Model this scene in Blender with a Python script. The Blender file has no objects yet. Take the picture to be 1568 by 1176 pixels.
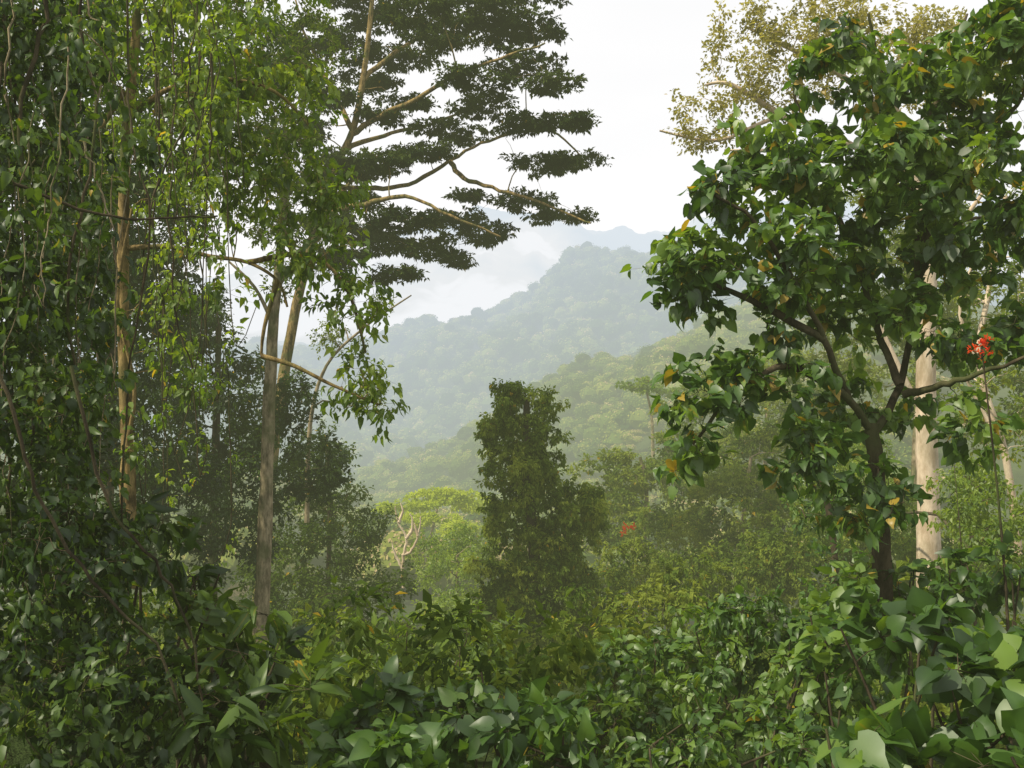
import bpy, bmesh, math
import numpy as np
rng = np.random.default_rng(11)
EYE = 1.7
def px_to_world(h, v, d):
    """image pixel coordinates (horizontal, vertical) + chosen distance -> world metres"""
    return np.array([(h-784)/1358*d, d, EYE+(588-v)/1358*d])
def norm(a):
    return a/np.maximum(np.linalg.norm(a, axis=-1, keepdims=True), 1e-9)
def rn(*s): return rng.normal(size=s)
def ru(a, b, n=None): return rng.uniform(a, b, n)

# ------------------------------------------------------------- materials
def painted_haze(nt, sh, painted_mist=False):  # aerial haze painted into the material: glowing colour blended in by distance
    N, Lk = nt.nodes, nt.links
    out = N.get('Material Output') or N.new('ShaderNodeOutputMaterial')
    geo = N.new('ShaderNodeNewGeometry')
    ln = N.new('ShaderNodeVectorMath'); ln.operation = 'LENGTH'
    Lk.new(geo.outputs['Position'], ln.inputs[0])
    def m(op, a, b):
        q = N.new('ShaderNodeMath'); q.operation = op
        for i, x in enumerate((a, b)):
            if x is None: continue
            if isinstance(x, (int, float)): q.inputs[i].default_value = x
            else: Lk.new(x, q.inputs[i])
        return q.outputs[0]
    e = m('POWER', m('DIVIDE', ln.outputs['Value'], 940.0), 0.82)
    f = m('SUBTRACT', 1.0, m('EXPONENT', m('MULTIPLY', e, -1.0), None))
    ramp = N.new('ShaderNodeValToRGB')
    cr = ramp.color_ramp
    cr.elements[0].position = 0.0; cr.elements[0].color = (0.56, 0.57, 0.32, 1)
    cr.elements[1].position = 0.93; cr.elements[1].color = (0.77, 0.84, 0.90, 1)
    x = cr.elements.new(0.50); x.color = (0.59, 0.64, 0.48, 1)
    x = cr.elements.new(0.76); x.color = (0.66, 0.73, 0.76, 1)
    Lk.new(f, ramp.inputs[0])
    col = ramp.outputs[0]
    if painted_mist:  # white mist painted on the far low ground by height and noise
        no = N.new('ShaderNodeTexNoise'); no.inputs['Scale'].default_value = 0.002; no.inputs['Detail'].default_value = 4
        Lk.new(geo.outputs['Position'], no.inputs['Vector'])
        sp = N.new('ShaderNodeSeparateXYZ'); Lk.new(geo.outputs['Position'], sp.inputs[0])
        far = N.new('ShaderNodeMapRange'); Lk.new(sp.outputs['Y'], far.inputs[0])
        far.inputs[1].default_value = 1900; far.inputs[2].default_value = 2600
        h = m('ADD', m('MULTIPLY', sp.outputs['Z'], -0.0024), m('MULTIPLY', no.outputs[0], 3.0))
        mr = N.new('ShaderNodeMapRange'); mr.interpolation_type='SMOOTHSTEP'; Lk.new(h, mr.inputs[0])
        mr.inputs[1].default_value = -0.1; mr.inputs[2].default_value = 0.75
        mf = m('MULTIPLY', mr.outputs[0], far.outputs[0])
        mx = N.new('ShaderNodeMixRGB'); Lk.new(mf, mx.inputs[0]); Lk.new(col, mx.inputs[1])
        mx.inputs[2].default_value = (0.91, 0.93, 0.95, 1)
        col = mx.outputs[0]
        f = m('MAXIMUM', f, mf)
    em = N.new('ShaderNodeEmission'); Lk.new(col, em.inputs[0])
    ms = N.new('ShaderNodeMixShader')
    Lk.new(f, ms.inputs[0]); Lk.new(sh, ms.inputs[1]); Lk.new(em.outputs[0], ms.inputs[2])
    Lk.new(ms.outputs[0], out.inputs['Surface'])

def newmat(name):
    mt = bpy.data.materials.new(name); mt.use_nodes = True
    nt = mt.node_tree
    for n in list(nt.nodes):
        if n.type != 'OUTPUT_MATERIAL': nt.nodes.remove(n)
    try: mt.cycles.emission_sampling = 'NONE'
    except Exception: pass
    return mt, nt

def leafmat(name, cols, trans=0.35, old=(0.34, 0.24, 0.03), gloss=0.05, rough=.45):
    mt, nt = newmat(name); N, Lk = nt.nodes, nt.links
    at = N.new('ShaderNodeAttribute'); at.attribute_name = 'tint'
    rp = N.new('ShaderNodeValToRGB'); cr = rp.color_ramp
    cr.elements[0].position = 0; cr.elements[0].color = (*cols[0], 1)
    cr.elements[1].position = 1; cr.elements[1].color = (*old, 1)
    e = cr.elements.new(0.45); e.color = (*cols[1], 1)
    e = cr.elements.new(0.93); e.color = (*cols[2], 1)
    Lk.new(at.outputs['Fac'], rp.inputs[0])
    p = N.new('ShaderNodeBsdfDiffuse'); Lk.new(rp.outputs[0], p.inputs['Color'])
    s=p.outputs[0]
    def mix(fac,a,b):
        ms = N.new('ShaderNodeMixShader'); ms.inputs[0].default_value = fac
        Lk.new(a, ms.inputs[1]); Lk.new(b, ms.inputs[2]); return ms.outputs[0]
    if trans>0:
        t = N.new('ShaderNodeBsdfTranslucent')
        g = N.new('ShaderNodeMixRGB'); g.blend_type = 'MULTIPLY'; g.inputs[0].default_value = 1
        g.inputs[2].default_value = (2.2, 2.1, 0.6, 1); Lk.new(rp.outputs[0], g.inputs[1])
        Lk.new(g.outputs[0], t.inputs[0]); s=mix(trans,s,t.outputs[0])
    if gloss>0:
        gl=N.new('ShaderNodeBsdfGlossy'); gl.inputs['Roughness'].default_value=rough; s=mix(gloss,s,gl.outputs[0])
    painted_haze(nt, s)
    return mt

def barkmat(name, a, b, sc=3.0, moss=.6):
    mt, nt = newmat(name); N, Lk = nt.nodes, nt.links
    geo = N.new('ShaderNodeNewGeometry')
    mp = N.new('ShaderNodeMapping'); mp.inputs['Scale'].default_value = (sc, sc, sc*0.35)
    Lk.new(geo.outputs['Position'], mp.inputs['Vector'])
    no = N.new('ShaderNodeTexNoise'); no.inputs['Scale'].default_value = 1.6; no.inputs['Detail'].default_value = 8
    no.inputs['Roughness'].default_value = 0.7
    Lk.new(mp.outputs[0], no.inputs['Vector'])
    rp = N.new('ShaderNodeValToRGB'); cr = rp.color_ramp
    cr.elements[0].position = 0.40; cr.elements[0].color = (*a, 1)
    cr.elements[1].position = 0.60; cr.elements[1].color = (*b, 1)
    Lk.new(no.outputs[0], rp.inputs[0])
    # moss and lichen patches
    n2 = N.new('ShaderNodeTexNoise'); n2.inputs['Scale'].default_value = 1.3; n2.inputs['Detail'].default_value = 5
    Lk.new(geo.outputs['Position'], n2.inputs['Vector'])
    mr = N.new('ShaderNodeMapRange'); Lk.new(n2.outputs[0], mr.inputs[0]); mr.inputs[1].default_value=.50; mr.inputs[2].default_value=.64; mr.inputs[4].default_value=moss
    mx = N.new('ShaderNodeMixRGB'); Lk.new(mr.outputs[0], mx.inputs[0]); Lk.new(rp.outputs[0], mx.inputs[1]); mx.inputs[2].default_value=(.08,.10,.035,1)
    p = N.new('ShaderNodeBsdfDiffuse')
    Lk.new(mx.outputs[0], p.inputs['Color'])
    bp = N.new('ShaderNodeBump'); bp.inputs['Strength'].default_value = 0.7; bp.inputs['Distance'].default_value = 0.06
    Lk.new(no.outputs[0], bp.inputs['Height']); Lk.new(bp.outputs[0], p.inputs['Normal'])
    painted_haze(nt, p.outputs[0])
    return mt

G_near  = leafmat('leaf_near', [(0.022,0.054,0.011),(0.066,0.140,0.024),(0.140,0.225,0.034)], 0.38, gloss=.045)
G_bright= leafmat('leaf_bright', [(0.040,0.078,0.011),(0.098,0.165,0.020),(0.19,0.26,0.028)], 0.45, gloss=.03)
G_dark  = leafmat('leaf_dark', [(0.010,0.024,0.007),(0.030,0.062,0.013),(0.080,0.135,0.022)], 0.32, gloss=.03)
G_mid   = leafmat('leaf_mid', [(0.032,0.060,0.012),(0.088,0.135,0.024),(0.180,0.22,0.036)], 0.3, gloss=0)
G_pad   = leafmat('leaf_canopy', [(0.016,0.032,0.013),(0.036,0.060,0.020),(0.078,0.11,0.030)], 0.18, gloss=0)
G_far   = leafmat('leaf_forest', [(0.020,0.042,0.010),(0.080,0.120,0.024),(0.24,0.25,0.045)], 0., gloss=0, old=(0.34,0.26,0.14))
G_pale  = leafmat('leaf_pale', [(0.13,0.13,0.045),(0.24,0.225,0.095),(0.34,0.315,0.15)], 0.4, gloss=0)
G_flow  = leafmat('petal_red', [(0.5,0.035,0.02),(0.6,0.05,0.02),(0.65,0.10,0.03)], 0.3, gloss=0, old=(0.6,0.2,0.05))
G_vine  = leafmat('leaf_vine',[(0.040,0.070,0.014),(0.115,0.170,0.030),(0.24,0.28,0.05)],.35,gloss=0)
G_lime  = leafmat('leaf_lime',[(.16,.22,.03),(.27,.34,.04),(.36,.42,.05)],.3,gloss=0)
B_grey  = barkmat('bark_grey', (0.10,0.08,0.05), (0.34,0.28,0.18))
B_pale  = barkmat('bark_pale', (0.42,0.32,0.22), (0.68,0.56,0.42), 1.5, .2)
B_dark  = barkmat('bark_dark', (0.03,0.025,0.018), (0.10,0.08,0.05))
B_gold  = barkmat('bark_gold', (0.07,0.05,0.025), (0.36,0.26,0.11), 4, .8)

# ------------------------------------------------------------- mesh buffer
class Buf:
    def __init__(s): s.v=[];s.l=[];s.c=[];s.m=[];s.t=[];s.s=[];s.n=0
    def add(s, v, loops, counts, tint, mat, smooth=False):
        v=np.asarray(v,float).reshape(-1,3)
        s.v.append(v); s.l.append(np.asarray(loops).ravel()+s.n); c=np.asarray(counts).ravel(); s.c.append(c)
        s.m.append(np.full(len(c),mat)); s.s.append(np.full(len(c),smooth))
        s.t.append(np.broadcast_to(tint,(len(v),)).astype(float)); s.n+=len(v)
    def build(s, name, mats):
        me=bpy.data.meshes.new(name)
        v=np.concatenate(s.v);l=np.concatenate(s.l);c=np.concatenate(s.c)
        me.vertices.add(len(v)); me.vertices.foreach_set('co',v.astype(np.float32).ravel())
        me.loops.add(len(l)); me.loops.foreach_set('vertex_index',l.astype(np.int32))
        me.polygons.add(len(c)); st=np.concatenate([[0],np.cumsum(c)[:-1]])
        me.polygons.foreach_set('loop_start',st.astype(np.int32))
        me.polygons.foreach_set('material_index',np.concatenate(s.m).astype(np.int32))
        me.polygons.foreach_set('use_smooth',np.concatenate(s.s))
        me.update(calc_edges=True)
        a=me.attributes.new('tint','FLOAT','POINT'); a.data.foreach_set('value',np.clip(np.concatenate(s.t),0,1).astype(np.float32))
        for m in mats: me.materials.append(m)
        ob=bpy.data.objects.new(name,me); bpy.context.scene.collection.objects.link(ob)
        return ob

T_lo=(np.array([(0,0,0),(.45,.5,.12),(1,0,-.12),(.45,-.5,.12)]),[0,1,2,3],[4],0)
T_hi=(np.array([(0,0,0),(.35,0,-.01),(.7,0,-.09),(1,0,-.26),(.22,.46,.06),(.66,.36,.0),(.22,-.46,.06),(.66,-.36,.0)]),
      [0,4,1, 1,4,5,2, 2,5,3, 0,1,6, 1,2,7,6, 2,3,7],[3,4,3,3,4,3],3)
T_rd=(np.array([(.05,0,0),(.28,0,-.02),(.52,0,-.05),(.78,0,-.12),(1.08,0,-.26),
      (-.08,.18,.03),(.06,.43,.07),(.28,.53,.06),(.55,.42,.02),(.82,.22,-.1),
      (-.08,-.18,.03),(.06,-.43,.07),(.28,-.53,.06),(.55,-.42,.02),(.82,-.22,-.1)]),
      [0,5,6, 0,6,7,1, 1,7,8,2, 2,8,9,3, 3,9,4, 0,11,10, 0,1,12,11, 1,2,13,12, 2,3,14,13, 3,4,14],[3,4,4,4,3,3,4,4,4,3],4)
def leafs(B,pos,dr,up,L,wr,tint,hi=0,mat=1):
    T,fl,fc,rib=(T_lo,T_hi,T_rd)[int(hi)]
    d=norm(dr); sd=norm(np.cross(d,up)); n=np.cross(sd,d)
    N=len(pos); L=np.broadcast_to(L,(N,)); k=len(T)
    TT=np.repeat(T[None],N,0)
    if hi:
        TT=TT*(1+rn(N,k,3)*.05); TT[...,2]*=ru(.2,2.2,(N,1)); TT[...,1]*=ru(.8,1.15,(N,1))
    pts=pos[:,None,:]+L[:,None,None]*(TT[...,0:1]*d[:,None]+TT[...,1:2]*wr*sd[:,None]+TT[...,2:3]*n[:,None])
    loops=(np.arange(N)[:,None]*k+np.array(fl)[None]).ravel()
    tt=np.repeat(np.broadcast_to(tint,(N,))[:,None],k,1).copy()
    if rib: tt[:,:rib]=np.where(tt[:,:rib]<.85,tt[:,:rib]+.13,tt[:,:rib])
    B.add(pts,loops,np.tile(fc,N),tt.ravel(),mat,bool(hi))
def sticks(B,A,E,r,mat=0):
    d=norm(E-A); a=norm(np.cross(d,np.array([.3,.5,.81])));b=np.cross(d,a)
    N=len(A); v=np.zeros((N,6,3))
    for i in range(3):
        o=(math.cos(i*2.094)*a+math.sin(i*2.094)*b)*r
        v[:,i]=A+o; v[:,3+i]=E+o*.4
    loops=(np.arange(N)[:,None]*6+np.array([0,1,4,3,1,2,5,4,2,0,3,5])[None]).ravel()
    B.add(v,loops,np.full(N*3,4),.5,mat)
def smooth_path(P,R,k=5):
    P=np.asarray(P,float);R=np.asarray(R,float);n=len(P)
    if n<3: k=3
    out=[];ro=[]
    for i in range(n-1):
        p0=P[max(i-1,0)];p1=P[i];p2=P[i+1];p3=P[min(i+2,n-1)]
        for j in range(k):
            t=j/k
            out.append(.5*((2*p1)+(-p0+p2)*t+(2*p0-5*p1+4*p2-p3)*t*t+(-p0+3*p1-3*p2+p3)*t**3)); ro.append(R[i]*(1-t)+R[i+1]*t)
    out.append(P[-1]);ro.append(R[-1])
    return np.array(out),np.array(ro)
def tube(B,P,R,sides=8,mat=0,wob=0.0,k=5):
    P,R=smooth_path(P,R,k)
    if wob: P=P+rn(*P.shape)*wob
    T=norm(np.gradient(P,axis=0)); ref=np.array([.91,.31,.27]) if abs(T[:,2]).mean()>.6 else np.array([.1,.1,.99])
    a=norm(np.cross(T,ref));b=np.cross(T,a); n=len(P)
    an=np.arange(sides)*2*math.pi/sides
    rr=R[:,None]*(1+rng.uniform(-.09,.09,(n,sides)))
    V=P[:,None]+rr[...,None]*(np.cos(an)[None,:,None]*a[:,None]+np.sin(an)[None,:,None]*b[:,None])
    i,j=np.meshgrid(np.arange(n-1),np.arange(sides),indexing='ij');j2=(j+1)%sides
    q=np.stack([i*sides+j,i*sides+j2,(i+1)*sides+j2,(i+1)*sides+j],-1)
    B.add(V,q.ravel(),np.full(q.shape[0]*q.shape[1],4),.5,mat,True)
    return P,R
def clumps(B,C,R,ntw,nlf,L,wr=.55,hi=0,droop=.4,tint=None,old=.01,twigs=0,mat=1,upr=.5,tr=(.1,.9),out=.7):
    C=np.asarray(C,float);K=len(C);R=np.broadcast_to(R,(K,3))
    u=norm(rn(K,ntw,3)); ext=ru(.55,1.05,(K,ntw,1))
    E=C[:,None]+R[:,None]*u*ext
    f=ru(.3,1.0,(K,ntw,nlf,1))
    p=C[:,None,None]+R[:,None,None]*(u*ext)[:,:,None]*f+rn(K,ntw,nlf,3)*(.10*R[:,None,None])
    dr=norm(u[:,:,None]*out+rn(K,ntw,nlf,3)*.45+np.array([0,0,-droop]))
    up=norm(np.array([0,0,1.])+rn(K,ntw,nlf,3)*upr)
    if tint is None: tint=ru(tr[0],tr[1],K)
    tt=np.broadcast_to(np.asarray(tint)[:,None,None],(K,ntw,nlf))+rn(K,ntw,nlf)*.13
    tt=np.clip(tt,0,.9); tt=np.where(rng.random(tt.shape)<old,1.0,tt)
    leafs(B,p.reshape(-1,3),dr.reshape(-1,3),up.reshape(-1,3),L*ru(.5,1.25,K*ntw*nlf),wr,tt.ravel(),hi,mat)
    if twigs: sticks(B,np.repeat(C[:,None],ntw,1).reshape(-1,3),E.reshape(-1,3),twigs)
def ell(specs,dens=1.0,rc=None):
    """specs: (h,v,d,rh,rv[,depth]) foliage masses -> clump centres spaced through the volume"""
    out=[]
    for s in specs:
        h,v,d,rh,rv=s[:5]; c=px_to_world(h,v,d); a=rh/1358*d; b=rv/1358*d; dep=s[5] if len(s)>5 else min(a,b)*1.1
        n=max(3,int(dens*a*b*4*(1+dep/max(a,b)*.5)/(rc*rc)))
        u=norm(rn(n,3))*ru(.25,1,(n,1))**.45
        out.append(c+u*np.array([a,dep,b]))
    return np.concatenate(out)
def connect(B,nodes,C,r0,sides=5,rtip=.4,sag=.12):
    """grow a branch to each clump from the nearest wood already there"""
    nodes=np.asarray(nodes); P=nodes[:,:3];Rr=nodes[:,3]
    dmin=np.array([np.min(np.linalg.norm(P-c,axis=1)) for c in C])
    for i in np.argsort(dmin):
        c=C[i]; dd=np.linalg.norm(P-c,axis=1)+np.maximum(P[:,2]-c[2],0)*.8
        k=int(np.argmin(dd)); s=P[k]; ln=np.linalg.norm(c-s)
        if ln<1e-3: continue
        ra=min(Rr[k]*.7, r0*(.5+ln*.25)); ra=max(ra,r0*.3)
        n=4; ts=np.linspace(0,1,n)[:,None]
        pth=s*(1-ts)+c*ts; pth[1:-1]+=rn(n-2,3)*ln*.06; pth[:,2]+=np.sin(ts[:,0]*math.pi)*ln*sag
        rad=np.linspace(ra,ra*rtip,n)
        p2,r2=tube(B,pth,rad,sides,0,0,2)
        P=np.vstack([P,p2[2:]]);Rr=np.concatenate([Rr,r2[2:]])
def limb(B,pts,d,w0,w1,sides=8,wob=0.0):
    """pts: (h,v[,dist]); image pixels, widths in pixels at that distance"""
    P=[];n=len(pts)
    for q in pts: P.append(px_to_world(q[0],q[1],q[2] if len(q)>2 else d))
    R=np.linspace(w0,w1,n)/2/1358*d
    p,r=tube(B,np.array(P),R,sides,0,wob)
    return np.hstack([p,r[:,None]])

# ------------------------------------------------------------- terrain
PX=np.array([-400,200,560,600,655,700,780,850,900,960,1010,1060,1100,1300,1600,2400])
TB=(PX-784)/1358
def E(l): return np.array(l,float)
rows=[(-3000,PX*0-10.),(-60,PX*0+6.),(0,PX*0.),(12,PX*0-3.2),(40,PX*0-11.5),(70,PX*0-20.),(130,PX*0-38.),
 (300,E([-20,-40,-57,-57,-57,-57,-57,-56,-54,-48,-42,-36,-30,-15,0,20])),
 (480,E([-30,-60,-80,-80,-80,-80,-72,-58,-46,-32,-22,-12,-4,14,25,40])),
 (700,E([-20,-60,-88,-80,-70,-58,-34,-8,8,24,36,42,48,58,66,80])),
 (850,E([-20,-60,-112,-110,-105,-98,-80,-60,-45,-25,-12,0,8,20,40,60])),
 (1050,E([-10,-40,-85,-80,-70,-60,-42,-20,-5,8,14,20,25,35,50,60])),
 (1280,E([-10,-10,0,8,25,34,58,90,112,120,115,112,115,120,110,90])),
 (1500,E([0,40,54,62,86,94,128,184,208,216,204,188,184,194,174,150])),
 (1800,PX*0+60.),(2500,PX*0+120.),
 (3500,E([150,380,540,590,650,690,712,665,622,605,625,650,685,760,700,400])),
 (4500,PX*0+300.),(9500,PX*0+50.)]
def tz(x,y):
    x=np.asarray(x,float);y=np.asarray(y,float)
    ys=np.array([r[0] for r in rows]); k=np.clip(np.searchsorted(ys,y)-1,0,len(rows)-2)
    Z=np.stack([np.mean([np.interp(x+o*max(abs(r[0]),12)*.018,TB*max(abs(r[0]),12),r[1]) for o in (-1.5,-.75,0,.75,1.5)],axis=0) for r in rows])
    i=np.arange(x.size).reshape(x.shape); Zf=Z.reshape(len(rows),-1)
    z0=Zf[k.ravel(),i.ravel()].reshape(x.shape);z1=Zf[k.ravel()+1,i.ravel()].reshape(x.shape)
    t=np.clip((y-ys[k])/(ys[k+1]-ys[k]),0,1)
    z=z0*(1-t)+z1*t
    amp=np.clip((y-250)/500,0,1)
    z+=amp*(11*np.sin(x/47+y/83)+7*np.sin(x/23-y/51+1)+4*np.sin(x/13+y/17))
    z+=np.clip((y-2600)/400,0,1)*(7*np.sin(x/61+2)+4*np.sin(x/29)+8*np.sin(x/150+y/90)+4*np.sin(x/9)*np.sin(x/5.3))
    z+=.25*np.sin(x/2.1+y/3.3)+.2*np.sin(x/1.3-y/1.7)
    return z
B=Buf()
rad=np.concatenate([[0],np.geomspace(1.0,9400,300)])
ang=np.concatenate([np.linspace(-.75,.75,420),np.linspace(.75,2*math.pi-.75,120)[1:-1]])
na=len(ang);Rg,Ag=np.meshgrid(rad,ang,indexing='ij')
X=Rg*np.sin(Ag);Y=Rg*np.cos(Ag)
Zt=tz(X.ravel(),Y.ravel())
i,j=np.meshgrid(np.arange(len(rad)-1),np.arange(na),indexing='ij');j2=(j+1)%na
q=np.stack([i*na+j,(i+1)*na+j,(i+1)*na+j2,i*na+j2],-1)
B.add(np.stack([X.ravel(),Y.ravel(),Zt],-1),q.ravel(),np.full(q.shape[0]*q.shape[1],4),.3,0,True)
gm,nt=newmat('forest_ground');N,Lk=nt.nodes,nt.links
geo=N.new('ShaderNodeNewGeometry');no=N.new('ShaderNodeTexNoise');no.inputs['Scale'].default_value=.08;no.inputs['Detail'].default_value=10
no.inputs['Roughness'].default_value=.7
Lk.new(geo.outputs['Position'],no.inputs['Vector'])
rp=N.new('ShaderNodeValToRGB');rp.color_ramp.elements[0].position=.35;rp.color_ramp.elements[0].color=(.018,.032,.010,1)
rp.color_ramp.elements[1].position=.68;rp.color_ramp.elements[1].color=(.065,.09,.025,1)
Lk.new(no.outputs[0],rp.inputs[0])
p=N.new('ShaderNodeBsdfDiffuse');Lk.new(rp.outputs[0],p.inputs['Color'])
bp=N.new('ShaderNodeBump');bp.inputs['Strength'].default_value=.8;bp.inputs['Distance'].default_value=4
Lk.new(no.outputs[0],bp.inputs['Height']);Lk.new(bp.outputs[0],p.inputs['Normal'])
painted_haze(nt,p.outputs[0],True)
B.build('ground',[gm])

# ------------------------------------------------------------- distant forest
bm=bmesh.new();bmesh.ops.create_icosphere(bm,subdivisions=2,radius=1);bm.verts.ensure_lookup_table()
IV=np.array([v.co[:] for v in bm.verts]);IF=np.array([[v.index for v in f.verts] for f in bm.faces]);bm.free()
def crowns(B,C,R,ncard,cs,tint,flat=.75):
    n=len(C)
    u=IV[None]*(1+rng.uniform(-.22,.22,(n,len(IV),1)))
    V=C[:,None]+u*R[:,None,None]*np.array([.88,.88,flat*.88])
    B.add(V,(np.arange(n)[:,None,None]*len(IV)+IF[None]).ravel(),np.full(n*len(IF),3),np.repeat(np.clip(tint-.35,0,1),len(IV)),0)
    u=norm(rn(n,ncard,3)); u[...,2]=np.where(u[...,2]<-.15,-u[...,2],u[...,2])
    P=C[:,None]+u*R[:,None,None]*np.array([1,1,flat])*ru(.8,1.12,(n,ncard,1))
    dr=np.cross(u,rn(n,ncard,3)); up=norm(u+rn(n,ncard,3)*.4+np.array([0,0,.3]))
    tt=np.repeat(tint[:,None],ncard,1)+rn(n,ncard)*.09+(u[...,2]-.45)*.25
    leafs(B,P.reshape(-1,3),dr.reshape(-1,3),up.reshape(-1,3),cs*ru(.6,1.4,n*ncard),.8,np.clip(tt,0,1).ravel(),False,0)
def scatter(n,y0,y1,t0,t1):
    y=np.sqrt(ru(y0*y0,y1*y1,n));x=ru(t0,t1,n)*y
    return x,y
def rtint(n,lo=.1,hi=.75):
    t=ru(lo,hi,n); t=np.where(rng.random(n)<.06,.97,t); return t
B=Buf()
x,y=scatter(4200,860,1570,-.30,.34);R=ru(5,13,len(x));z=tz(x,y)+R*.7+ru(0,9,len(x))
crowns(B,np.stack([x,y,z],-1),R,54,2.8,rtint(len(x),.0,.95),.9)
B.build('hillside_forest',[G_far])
B=Buf()
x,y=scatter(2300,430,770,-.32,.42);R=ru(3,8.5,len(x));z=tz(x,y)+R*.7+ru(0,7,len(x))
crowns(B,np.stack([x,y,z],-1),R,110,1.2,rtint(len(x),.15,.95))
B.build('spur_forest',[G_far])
B=Buf()
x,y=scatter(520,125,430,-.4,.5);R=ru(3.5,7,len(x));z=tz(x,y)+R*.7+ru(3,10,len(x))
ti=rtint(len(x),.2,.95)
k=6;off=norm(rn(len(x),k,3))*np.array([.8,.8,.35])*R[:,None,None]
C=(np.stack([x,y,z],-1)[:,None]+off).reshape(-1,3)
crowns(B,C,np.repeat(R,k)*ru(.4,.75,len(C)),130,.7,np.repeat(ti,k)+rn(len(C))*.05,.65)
B.build('valley_forest',[G_far])

# ------------------------------------------------------------- middle distance trees
def simple_tree(name,specs,trunk,d,leaf,L,rc,tw,nl,bark=B_grey,dens=1.,w=(16,6),tr=(.1,.9),flat=1.,droop=.3,wr=.6,old=.004,limbs=(),br=.05,hi=0,twigs=0,limbw=(8,3),upr=.5):
    B=Buf();nodes=[limb(B,trunk,d,w[0],w[1])]
    for lb in limbs: nodes.append(limb(B,lb,d,limbw[0],limbw[1],6))
    C=ell(specs,dens,rc)
    connect(B,np.vstack(nodes),C,br)
    clumps(B,C,np.array([rc,rc,rc*flat]),tw,nl,L,wr,hi,droop,None,old,twigs,1,upr,tr)
    return B.build(name,[bark,leaf])

# layered tall tree on the left-centre
B=Buf();d=45;nodes=[]
nodes.append(limb(B,[(392,1000),(402,860),(412,740),(428,620),(442,530),(458,450),(480,360),(505,275),(540,200),(556,120),(566,40),(575,-70)],d,22,6,10))
LB=[[(540,205),(590,172,44),(640,150,43),(700,112,42),(765,90,41),(835,66,41)],
 [(505,285),(560,288,45),(625,283,46),(690,246,46),(750,214,47),(840,200,47),(890,240,48)],
 [(690,246,46),(710,272,45),(765,290,44),(830,312,43),(905,342,42)],
 [(492,325),(560,312,42),(620,302,41),(690,330,40),(765,362,40)],
 [(480,362),(540,352,46),(620,368,48),(700,396,49)],
 [(540,200),(505,130,47),(470,60,48),(450,-10,48)],
 [(556,120),(620,70,47),(700,25,49),(790,-20,50)],
 [(505,275),(465,225,43),(430,150,42),(400,70,41)],
 [(530,225),(600,204,49),(660,190,50),(740,160,51)],
 [(470,400),(520,300,50),(580,240,52),(640,228,53)]]
for i,l in enumerate(LB): nodes.append(limb(B,l,d,9,2.5,6,.03))
pads=[(820,40,60,18),(755,18,60,24),(700,45,64,20),(640,18,60,24),(580,30,64,22),(800,98,68,14),(850,128,44,12),(725,122,64,14),(858,186,60,14),(800,192,56,13),(885,246,44,11),(835,250,60,13),(690,200,66,15),(645,232,56,15),(745,160,58,13),(560,125,50,16),(500,150,50,20),(480,60,60,30),(612,338,60,22),(560,368,50,24),(640,380,66,19),(700,398,30,9),(742,358,50,16),(690,338,56,16),(868,332,64,9),(800,308,46,11),(592,246,44,14),(560,262,36,14),(520,250,46,20),(620,92,62,12),(540,310,50,22),(450,200,60,24),(430,110,60,24),(720,-20,90,28),(560,-20,100,28),(820,-15,60,22),(580,180,40,10),(520,400,44,20),(500,340,54,22),(460,280,50,22),(540,75,46,18),(660,65,56,12),(770,60,50,14),(720,300,30,7),(620,155,40,9),(600,420,40,10)]
C=[]
for (h,v,rh,rv) in pads:
    dc=ru(41,50); c=px_to_world(h,v,dc);a=rh/1358*dc;b=rv/1358*dc
    n=int(10+a*b*16)
    u=norm(rn(n,3))*ru(.2,1,(n,1))**.5
    q=c+u*np.array([a,a*.7,b*.85]); q[:,2]+=rn(n)*.08
    C.append(q)
C=np.concatenate(C)
connect(B,np.vstack(nodes),C,.04,4)
clumps(B,C,np.array([.72,.72,.17]),8,10,.25,.5,0,.15,None,.002,0,1,.42,(.0,.85))
B.build('layered_canopy_tree',[B_gold,G_pad])

# second slender trunk
simple_tree('slender_forest_tree',[(440,250,30,60,60),(470,330,30,50,50),(430,420,30,40,30),(400,330,30,50,50),(400,100,30,90,90),(480,60,30,60,60),(330,180,30,60,80)],
 [(398,1000),(404,860),(408,740),(413,600),(420,480),(428,400),(436,300),(440,200)],30,G_mid,.16,.5,7,8,B_grey,.75,(25,9),tr=(.0,.7),limbs=[[(420,500),(390,440),(350,400)],[(425,440),(470,370),(500,330)]])
# left tree with golden trunk, light translucent leaves
simple_tree('golden_trunk_tree',[(280,90,12,140,110),(410,150,12,100,110),(340,300,12,100,50),(490,370,12,80,70),(545,470,12,55,60),(550,590,12,55,60),(150,230,12.8,40,130),(450,280,12,90,60),(520,280,12,40,50),(150,60,12,60,80),(300,-30,12,200,70),(575,640,12,45,22),(280,560,12,60,40),(310,200,12,100,80),(300,440,12,60,30),(200,480,11.7,22,50),(195,650,11.7,20,60)],
 [(200,900),(198,760),(192,600),(188,450),(190,300),(194,200),(205,90),(215,-60)],12,G_bright,.14,.34,5,5,B_gold,.98,(21,12),
 limbs=[[(192,380),(260,378),(320,392),(380,402),(425,430),(440,470)],[(192,190),(250,140),(330,120),(420,140),(480,200)],[(205,100),(170,40),(120,-20)],[(380,402),(470,390),(530,440),(560,540)],[(400,545,12),(450,560),(510,590),(580,620)],[(425,430),(405,500),(400,545)],[(190,140),(150,200),(100,230)],[(206,880,11.9),(186,740,11.85),(206,600,11.9),(180,460,11.85),(202,320,11.9)]],br=.016,hi=1,twigs=.0025,droop=.75,tr=(.0,.85),limbw=(9,4),wr=.55)
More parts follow.
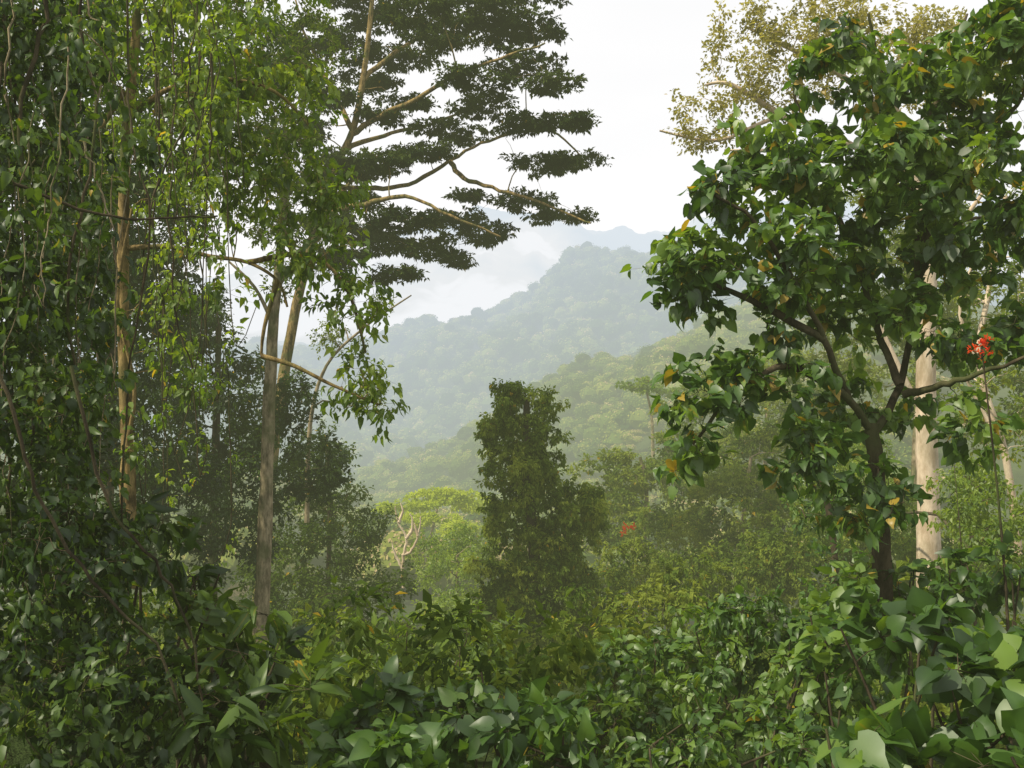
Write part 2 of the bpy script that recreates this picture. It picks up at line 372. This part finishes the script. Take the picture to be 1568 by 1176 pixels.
# dark mass of mid-left trees
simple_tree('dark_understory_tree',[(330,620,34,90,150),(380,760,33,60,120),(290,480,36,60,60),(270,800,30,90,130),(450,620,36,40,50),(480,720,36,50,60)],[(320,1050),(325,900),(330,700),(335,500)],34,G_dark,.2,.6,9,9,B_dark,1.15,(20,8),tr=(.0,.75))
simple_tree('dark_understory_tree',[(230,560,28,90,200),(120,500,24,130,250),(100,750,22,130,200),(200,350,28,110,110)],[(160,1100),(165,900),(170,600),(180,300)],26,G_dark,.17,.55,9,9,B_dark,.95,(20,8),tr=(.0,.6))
simple_tree('dark_understory_tree',[(500,690,48,60,40),(545,790,46,55,45),(480,770,44,60,70),(450,880,42,90,80),(540,900,44,90,60),(470,960,38,110,60)],[(500,1080),(500,950),(505,800),(500,680)],45,G_mid,.22,.75,9,9,B_dark,.9,(10,5),tr=(.0,.4))
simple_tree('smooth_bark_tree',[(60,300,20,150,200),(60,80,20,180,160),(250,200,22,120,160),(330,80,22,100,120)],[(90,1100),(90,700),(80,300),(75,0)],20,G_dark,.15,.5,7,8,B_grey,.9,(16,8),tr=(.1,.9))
simple_tree('feathery_sapling',[(590,470,40,30,20),(560,610,40,35,25),(520,520,40,40,30)],[(470,800),(475,650),(500,560),(560,500),(630,452)],40,G_mid,.16,.5,6,7,B_grey,.7,(8,2),tr=(.3,.9))
# centre vine covered tree: trunk column wrapped in separate climber tufts
B=Buf()
nodes=limb(B,[(830,1080),(828,960),(818,850),(808,720),(806,610)],35,26,10)
C=ell([(806,622,35,58,32),(800,665,35,70,36),(798,715,35,74,42),(812,780,35,78,50),(815,850,35,76,56),(830,930,35,90,70),(775,950,34.5,60,60),(880,940,36,66,80),(880,772,35.5,42,34)],.78,.34)
tf=ell([(806,612,35,58,30),(800,660,35,76,40),(798,720,35,82,50),(815,790,35,86,50),(818,860,35,86,60),(885,775,35.5,50,40),(905,795,36,34,24),(835,940,35,100,70)],.06,.34)
tufts=(tf[:,None]+norm(rn(len(tf),7,3))*np.array([.45,.45,.3])).reshape(-1,3)
hang=np.concatenate([tf+np.array([0,0,-.5-.35*i])+rn(len(tf),3)*.1 for i in range(3)])
ti=np.concatenate([ru(0,.7,len(C)),np.repeat(ru(.2,1,len(tf)),7)])
C=np.concatenate([C,tufts]); connect(B,nodes,C,.05)
clumps(B,C,np.array([.34,.34,.3]),8,8,.18,.55,0,.8,ti,.005,0,1,.7)
sticks(B,tf,tf-np.array([0,0,1.3]),.012)
clumps(B,hang,np.array([.18,.18,.28]),6,6,.17,.5,0,1.2,None,.004,0,1,.7,(.3,.95))
B.build('vine_covered_tree',[B_dark,G_vine])
# hazy mid trees
simple_tree('spreading_tree',[(960,720,75,80,35),(1010,760,75,90,60),(930,800,70,60,50),(1080,700,80,90,60)],[(980,1000),(985,850),(990,750),(980,700)],75,G_mid,.36,1.2,9,10,B_grey,1.2,(9,5),flat=.5,tr=(.2,1.),droop=.2)
simple_tree('spreading_tree',[(1120,780,55,110,60),(1180,700,60,100,60),(1230,800,50,110,70),(1040,830,60,90,60)],[(1130,1000),(1130,900),(1140,780),(1150,700)],58,G_mid,.28,.95,9,10,B_grey,1.1,(10,5),flat=.6,tr=(.1,.95),droop=.3)
simple_tree('spreading_tree',[(1160,600,90,110,60),(1070,620,95,70,30),(1250,620,80,120,90)],[(1170,900),(1170,750),(1175,650),(1170,600)],90,G_mid,.42,1.4,9,9,B_grey,1.,(9,5),flat=.5,tr=(.3,1.),droop=.2)
simple_tree('spreading_tree',[(1330,480,60,150,120),(1480,420,55,150,150),(1330,330,60,110,80),(1500,600,50,110,90)],[(1400,950),(1400,750),(1405,560),(1400,400)],58,G_mid,.3,1.1,9,9,B_grey,.8,(12,6),flat=.6,tr=(.3,.95),droop=.2)
simple_tree('vine_thicket',[(1130,880,44,120,50),(1010,890,46,90,40),(1230,870,40,100,60),(1360,850,40,110,70),(1480,860,38,110,60),(1200,830,42,60,40)],[(1180,1000),(1180,920),(1185,860)],43,G_vine,.22,.6,8,9,B_dark,1.0,(8,4),tr=(.0,.7),droop=.7)
simple_tree('light_leaved_tree',[(690,890,62,50,50),(720,840,66,45,40),(660,850,68,40,25),(700,950,55,60,40)],[(700,1050),(700,950),(700,850)],64,G_bright,.27,.9,9,9,B_grey,1.1,(8,4),tr=(.4,.95))
simple_tree('flat_topped_tree',[(680,762,135,64,13),(625,776,130,45,9),(720,772,140,40,10),(655,798,128,50,10),(700,812,125,40,10)],[(650,880),(655,840),(665,800),(670,775)],133,G_lime,.6,1.8,10,10,B_grey,2.4,(6,3),flat=.25,tr=(.3,.92),droop=.05,br=.08)
simple_tree('flat_topped_tree',[(985,590,150,40,10),(1010,600,155,40,8)],[(1000,700),(998,640),(990,600)],150,G_bright,.6,1.8,9,9,B_grey,1.5,(6,3),flat=.25,tr=(.3,.8),droop=.05,br=.12)
B=Buf()
for l in [[(618,900),(617,860),(622,825),(610,800),(605,775)],[(622,825),(632,805),(628,785)],[(617,850),(628,845),(640,820),(645,790)],[(616,870),(606,850),(600,830)],[(610,800),(616,785),(614,770)],[(640,820),(634,800)]]: limb(B,l,60,6,1.5,6,.02)
B.build('bare_pale_tree',[B_pale])

# right: big leaved tree
B=Buf();d=10;nodes=[]
nodes.append(limb(B,[(1352,1000),(1350,860),(1345,760),(1335,650)],d,32,22,10,.006))
for l in [[(1335,660),(1295,600,9.8),(1262,520,9.6),(1205,410,9.4),(1150,335,9.2),(1095,300,9.1)],
 [(1338,665),(1378,590,10.2),(1400,480,10.3),(1405,380,10.4),(1392,250,10.5),(1352,120,10.4),(1330,20,10.3)],
 [(1378,590),(1342,500,10.4),(1312,400,10.6),(1252,250,10.8),(1215,140,10.9)],
 [(1385,605),(1440,590,9.6),(1500,572,9.3),(1580,545,9)],
 [(1405,385,10.4),(1470,265,10.2),(1540,180,10),(1610,90,9.9)],
 [(1300,610,9.8),(1205,560,9.4),(1130,600,9.2),(1060,680,9)],
 [(1262,520,9.6),(1170,470,9.7),(1085,430,9.8),(1010,395,9.9)],
 [(1400,440,10.3),(1450,350,10.9),(1520,330,11.3)],
 [(1392,250,10.5),(1450,120,10.8),(1480,20,11)]]: nodes.append(limb(B,l,d,13,4,7,.008))
sp=[(1400,100,10,180,80),(1240,230,10,130,80),(1110,320,9.4,80,50),(1050,400,9.6,66,50),(1170,400,9.6,120,80),(1350,280,10,150,90),(1490,300,10,110,150),(1080,600,9.2,70,45),(1050,690,9.1,40,50),(1180,550,9.4,100,60),(1300,450,10.4,130,70),(1480,480,10,110,70),(1200,690,9.6,90,45),(1530,120,10,90,120),(1050,480,9.6,48,38),(1330,760,9.4,70,60),(1480,660,9.4,50,40),(1320,620,10.6,90,50)]
C=ell(sp,.72,.28)
connect(B,np.vstack(nodes),C,.013,5)
clumps(B,C,np.array([.34,.34,.24]),6,5,.145,.82,2,.5,None,.035,.0025,1,.65,(.0,.9))
B.build('big_leaved_tree',[B_dark,G_near])

# pale barked tree + pale crown
simple_tree('pale_barked_tree',[(1180,90,32,110,60),(1090,180,32,60,50),(1250,40,32,100,60),(1350,60,32,120,70),(1055,215,32,30,22),(1130,30,32,40,30),(1200,140,32,80,50),(1450,100,32,100,90)],
 [(1422,900),(1421,780),(1418,640),(1418,520),(1420,400),(1400,280),(1370,180),(1330,100),(1300,40)],32,G_pale,.17,.6,8,8,B_pale,.75,(34,18),
 limbs=[[(1400,280),(1300,220),(1200,180),(1100,215),(1010,200)],[(1370,180),(1280,110),(1200,70),(1140,40)],[(1418,640),(1380,570),(1340,480),(1320,420)],[(1300,220),(1200,230),(1110,230)],[(1415,430),(1480,330),(1540,250)],[(1200,180),(1120,130),(1080,130)]],limbw=(11,3),tr=(.1,.9),droop=.1,br=.04)
simple_tree('pale_barked_tree',[(1520,430,26,60,80),(1560,620,24,60,80),(1490,650,28,40,50)],[(1560,850),(1540,700),(1500,560),(1515,440),(1540,300)],26,G_mid,.16,.5,7,7,B_pale,.5,(12,6),limbs=[[(1540,700),(1470,560),(1440,500)],[(1500,560),(1470,480),(1490,400)]],tr=(.3,.9))
simple_tree('vine_covered_tree',[(1500,780,24,90,60),(1485,730,26,30,50),(1560,830,22,80,70),(1360,790,36,50,60),(1290,760,36,80,80),(1300,700,40,60,60)],[(1490,1000),(1490,850),(1490,760)],26,G_bright,.14,.42,9,8,B_dark,.95,(14,8),tr=(.3,.95),droop=.8)
simple_tree('dark_understory_tree',[(1300,900,14,60,50),(1250,740,18,50,60)],[(1280,1050),(1280,950),(1275,820),(1255,720)],16,G_near,.14,.35,8,7,B_dark,.8,(14,8),tr=(.1,.8))
# red blossoms on their own stems rising from the slope
def flowers(name,h,v,d,rpx,n,L):
    B=Buf();top=px_to_world(h,v,d);g=np.array([top[0]+.3,top[1],float(tz(top[:1],top[1:2])[0])])
    tube(B,np.array([g,(g+top)/2+np.array([.12,.05,0]),top]),[.025,.016,.006],5)
    r=rpx/1358*d
    c=top+rn(n,3)*r*.55;sticks(B,np.repeat((top-[0,0,r])[None],n,0),c,.006)
    clumps(B,c,np.array([r,r,r])*.4,5,4,L,.4,0,-.3)
    B.build(name,[B_dark,G_flow])
flowers('red_flowering_shrub',1503,530,8.8,20,7,.045)
flowers('red_flowering_shrub',962,806,50,9,5,.2)
flowers('red_flowering_shrub',1460,700,22,9,4,.09)

# ------------------------------------------------------------- foreground
# left liana thicket
B=Buf()
sp=[(30,150,7.5,120,170),(10,420,6.5,110,180),(30,680,6,120,150),(60,900,5.6,150,130),(60,1090,5,180,110),(250,1120,5.5,110,70),(190,1000,6.2,90,70),(150,850,6.8,80,70),(100,480,8,65,160),(100,650,7.5,75,100),(100,300,8.5,65,100),(60,40,7,120,70)]
C=ell(sp,1.4,.24);st=[]
for i in range(9):
    h=ru(-60,170);dd=ru(6.5,8.5);pp=[];hh=h
    for v in range(-120,1250,150):
        hh+=rn(1)[0]*22; pp.append((hh,v,dd+rn(1)[0]*.2))
    st.append(limb(B,pp,6,ru(4,8),ru(3,5),6,.01))
for pp in [[(0,560,5),(40,700,5),(90,820,5.1),(180,930,5.2),(250,1010,5.3),(300,1180,5.3)],[(110,560,5.4),(160,760,5.4),(235,860,5.5),(290,960,5.6),(320,1150,5.6)],[(20,280,5.6),(120,320,5.8),(215,335,6.2),(330,330,6.8)]]:
    st.append(limb(B,pp,5.3,6,4,6,.006))
connect(B,np.vstack(st),C,.006,4)
clumps(B,C,np.array([.26,.26,.26]),6,6,.086,.62,1,.7,None,.002,.002,1,.6,(.0,.85))
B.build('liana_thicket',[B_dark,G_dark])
# thin creepers hanging among the left trees
def creepers(n,h0,h1,d0,d1,leaf,bark):
    B=Buf()
    for i in range(n):
        h=ru(h0,h1);dd=ru(d0,d1);v=ru(-120,420);pp=[];hh=h
        for k in range(6): pp.append((hh,v+k*ru(60,130),dd)); hh+=rn(1)[0]*20
        p=limb(B,pp,dd,ru(1.6,3.6),1.2,4,.012)
        clumps(B,p[::3,:3],np.array([.18,.18,.22]),3,4,.09,.6,1,.8)
    B.build('hanging_vines',[bark,leaf])
creepers(26,-10,165,5.5,8.5,G_dark,B_grey)
creepers(22,215,350,9,13,G_bright,B_dark)

def bush(name,specs,d,leaf,L,rc,tw,nl,dens,wr=.7,tr=(.1,.85),droop=.45,old=.003,upr=.45,hi=1,out=.9):
    B=Buf();nodes=[]
    C=ell(specs,dens,rc)
    for s in specs:
        c=px_to_world(*s[:3]); g=np.array([c[0],c[1],float(tz(np.array([c[0]]),np.array([c[1]]))[0])])
        for k in range(4):
            e=c+rn(3)*np.array([s[3],s[3]*.7,s[4]])/1358*s[2]*.45
            b0=g+rn(3)*np.array([.2,.2,0]); m=(b0+e)/2+rn(3)*.08
            p,r=tube(B,np.array([b0,m,e]),[.022,.016,.008],5); nodes.append(np.hstack([p,r[:,None]]))
    connect(B,np.vstack(nodes),C,.009,4)
    clumps(B,C,np.array([rc,rc,rc*.8]),tw,nl,L,wr,hi,droop,None,old,.003,1,upr,tr,out)
    return B.build(name,[B_dark,leaf])
bush('broadleaf_shrub',[(1480,1090,5.2,130,90),(1530,980,6,90,60),(1330,1140,5,90,50),(1400,980,6.6,80,50),(1560,1160,4.6,80,50)],5.5,G_near,.18,.28,6,4,.72,1.02,(.0,.75),hi=2,upr=.85,droop=.4)
bush('broadleaf_shrub',[(640,1110,7,130,60),(780,1080,7.4,100,45),(560,1150,6.5,90,50),(860,1140,7,60,50),(700,1160,6,160,50)],7,G_near,.15,.26,6,5,.8,.85,(.0,.65),hi=2,upr=.85)
bush('leafy_shrub',[(1130,970,10.5,120,65),(1010,1020,10,80,55),(1220,970,10,80,65),(1060,1080,9,130,80),(1220,1080,8.5,110,80),(950,1110,8.5,80,65)],10,G_near,.13,.28,7,6,.85,.6,(.0,.95),upr=.65)
bush('leafy_shrub',[(1150,1160,7.2,160,50),(1010,1170,7.2,90,45),(1270,1150,6.5,60,50)],8,G_near,.12,.25,6,6,.85,.6,(.1,.95),upr=.65)
bush('leafy_shrub',[(1300,940,9,70,55),(1290,1020,8,80,70),(1400,900,10,110,45),(1520,890,9,90,45)],9,G_near,.15,.26,6,5,.8,.8,(.0,.9),upr=.65)
bush('slender_shrub',[(600,980,16,90,45),(700,1000,15,80,40),(740,960,18,50,35),(560,1040,12,90,50),(690,1060,11,90,40),(480,1060,11,70,60)],15,G_bright,.20,.36,6,5,.85,.42,(.0,.7))
bush('slender_shrub',[(1000,930,24,80,40),(930,1000,16,70,60),(1060,900,26,80,40),(960,870,40,60,40)],22,G_mid,.2,.45,7,6,.9,.5,(.2,1.))
bush('long_leaved_shrub',[(340,960,6.4,80,60),(400,1060,6,90,70),(290,900,7,70,50),(330,1120,5.6,100,60),(210,800,7.4,40,30)],6.3,G_dark,.24,.26,4,5,.75,.38,(.1,.95),.65,upr=.7)
# undergrowth on the slope
B=Buf()
y=np.sqrt(ru(5**2,75**2,1500));x=ru(-.75,.75,1500)*y
near=y>9
x,y=x[near],y[near];hgt=ru(.3,2.2,len(x));z=tz(x,y)+hgt*.6
C=np.stack([x,y,z],-1)
R=np.stack([ru(.7,1.3,len(x))]*2+[hgt*.6+.3],-1)
k=5;CC=(C[:,None]+norm(rn(len(x),k,3))*R[:,None]*.7).reshape(-1,3)
clumps(B,CC,np.array([.55,.55,.4]),7,8,.17,.55,0,.4,None,.004,0,0,.5,(.0,.8))
B.build('undergrowth',[G_mid])

# ------------------------------------------------------------- sky & light
S=(-.62,-.30,.80); S=np.array(S)/np.linalg.norm(S)
elev=math.asin(S[2]);az=math.atan2(S[0],S[1])
w=bpy.data.worlds.new('World');bpy.context.scene.world=w;w.use_nodes=True
nt=w.node_tree;N,Lk=nt.nodes,nt.links
bg=N['Background'];bg.inputs['Strength'].default_value=.11
sky=N.new('ShaderNodeTexSky');sky.sky_type='NISHITA';sky.sun_disc=False;sky.sun_elevation=elev;sky.sun_rotation=az
sky.dust_density=3;sky.air_density=1
tc=N.new('ShaderNodeTexCoord');mp=N.new('ShaderNodeMapping');mp.inputs['Scale'].default_value=(1,1,3)
Lk.new(tc.outputs['Generated'],mp.inputs[0])
no=N.new('ShaderNodeTexNoise');no.inputs['Scale'].default_value=1.6;no.inputs['Detail'].default_value=4
Lk.new(mp.outputs[0],no.inputs['Vector'])
mr=N.new('ShaderNodeMapRange');Lk.new(no.outputs[0],mr.inputs[0]);mr.inputs[1].default_value=.3;mr.inputs[2].default_value=.7
mr.inputs[3].default_value=.88;mr.inputs[4].default_value=.99
mx=N.new('ShaderNodeMixRGB');Lk.new(mr.outputs[0],mx.inputs[0]);Lk.new(sky.outputs[0],mx.inputs[1]);mx.inputs[2].default_value=(9.5,9.45,9.4,1)
Lk.new(mx.outputs[0],bg.inputs[0])
sl=bpy.data.lights.new('sun','SUN');sl.energy=5.0;sl.angle=math.radians(1.5);sl.color=(1,.92,.72)
so=bpy.data.objects.new('sun',sl);bpy.context.scene.collection.objects.link(so)
from mathutils import Vector
so.rotation_euler=Vector(S).to_track_quat('Z','Y').to_euler()
cam=bpy.data.cameras.new('camera');cam.sensor_width=36;cam.lens=18/.5773;cam.clip_end=20000;cam.clip_start=.05
co=bpy.data.objects.new('camera',cam);co.location=(0,0,EYE);co.rotation_euler=(math.pi/2,0,0)
bpy.context.scene.collection.objects.link(co);bpy.context.scene.camera=co
vs=bpy.context.scene.view_settings;vs.view_transform='Standard';vs.look='None';vs.exposure=0
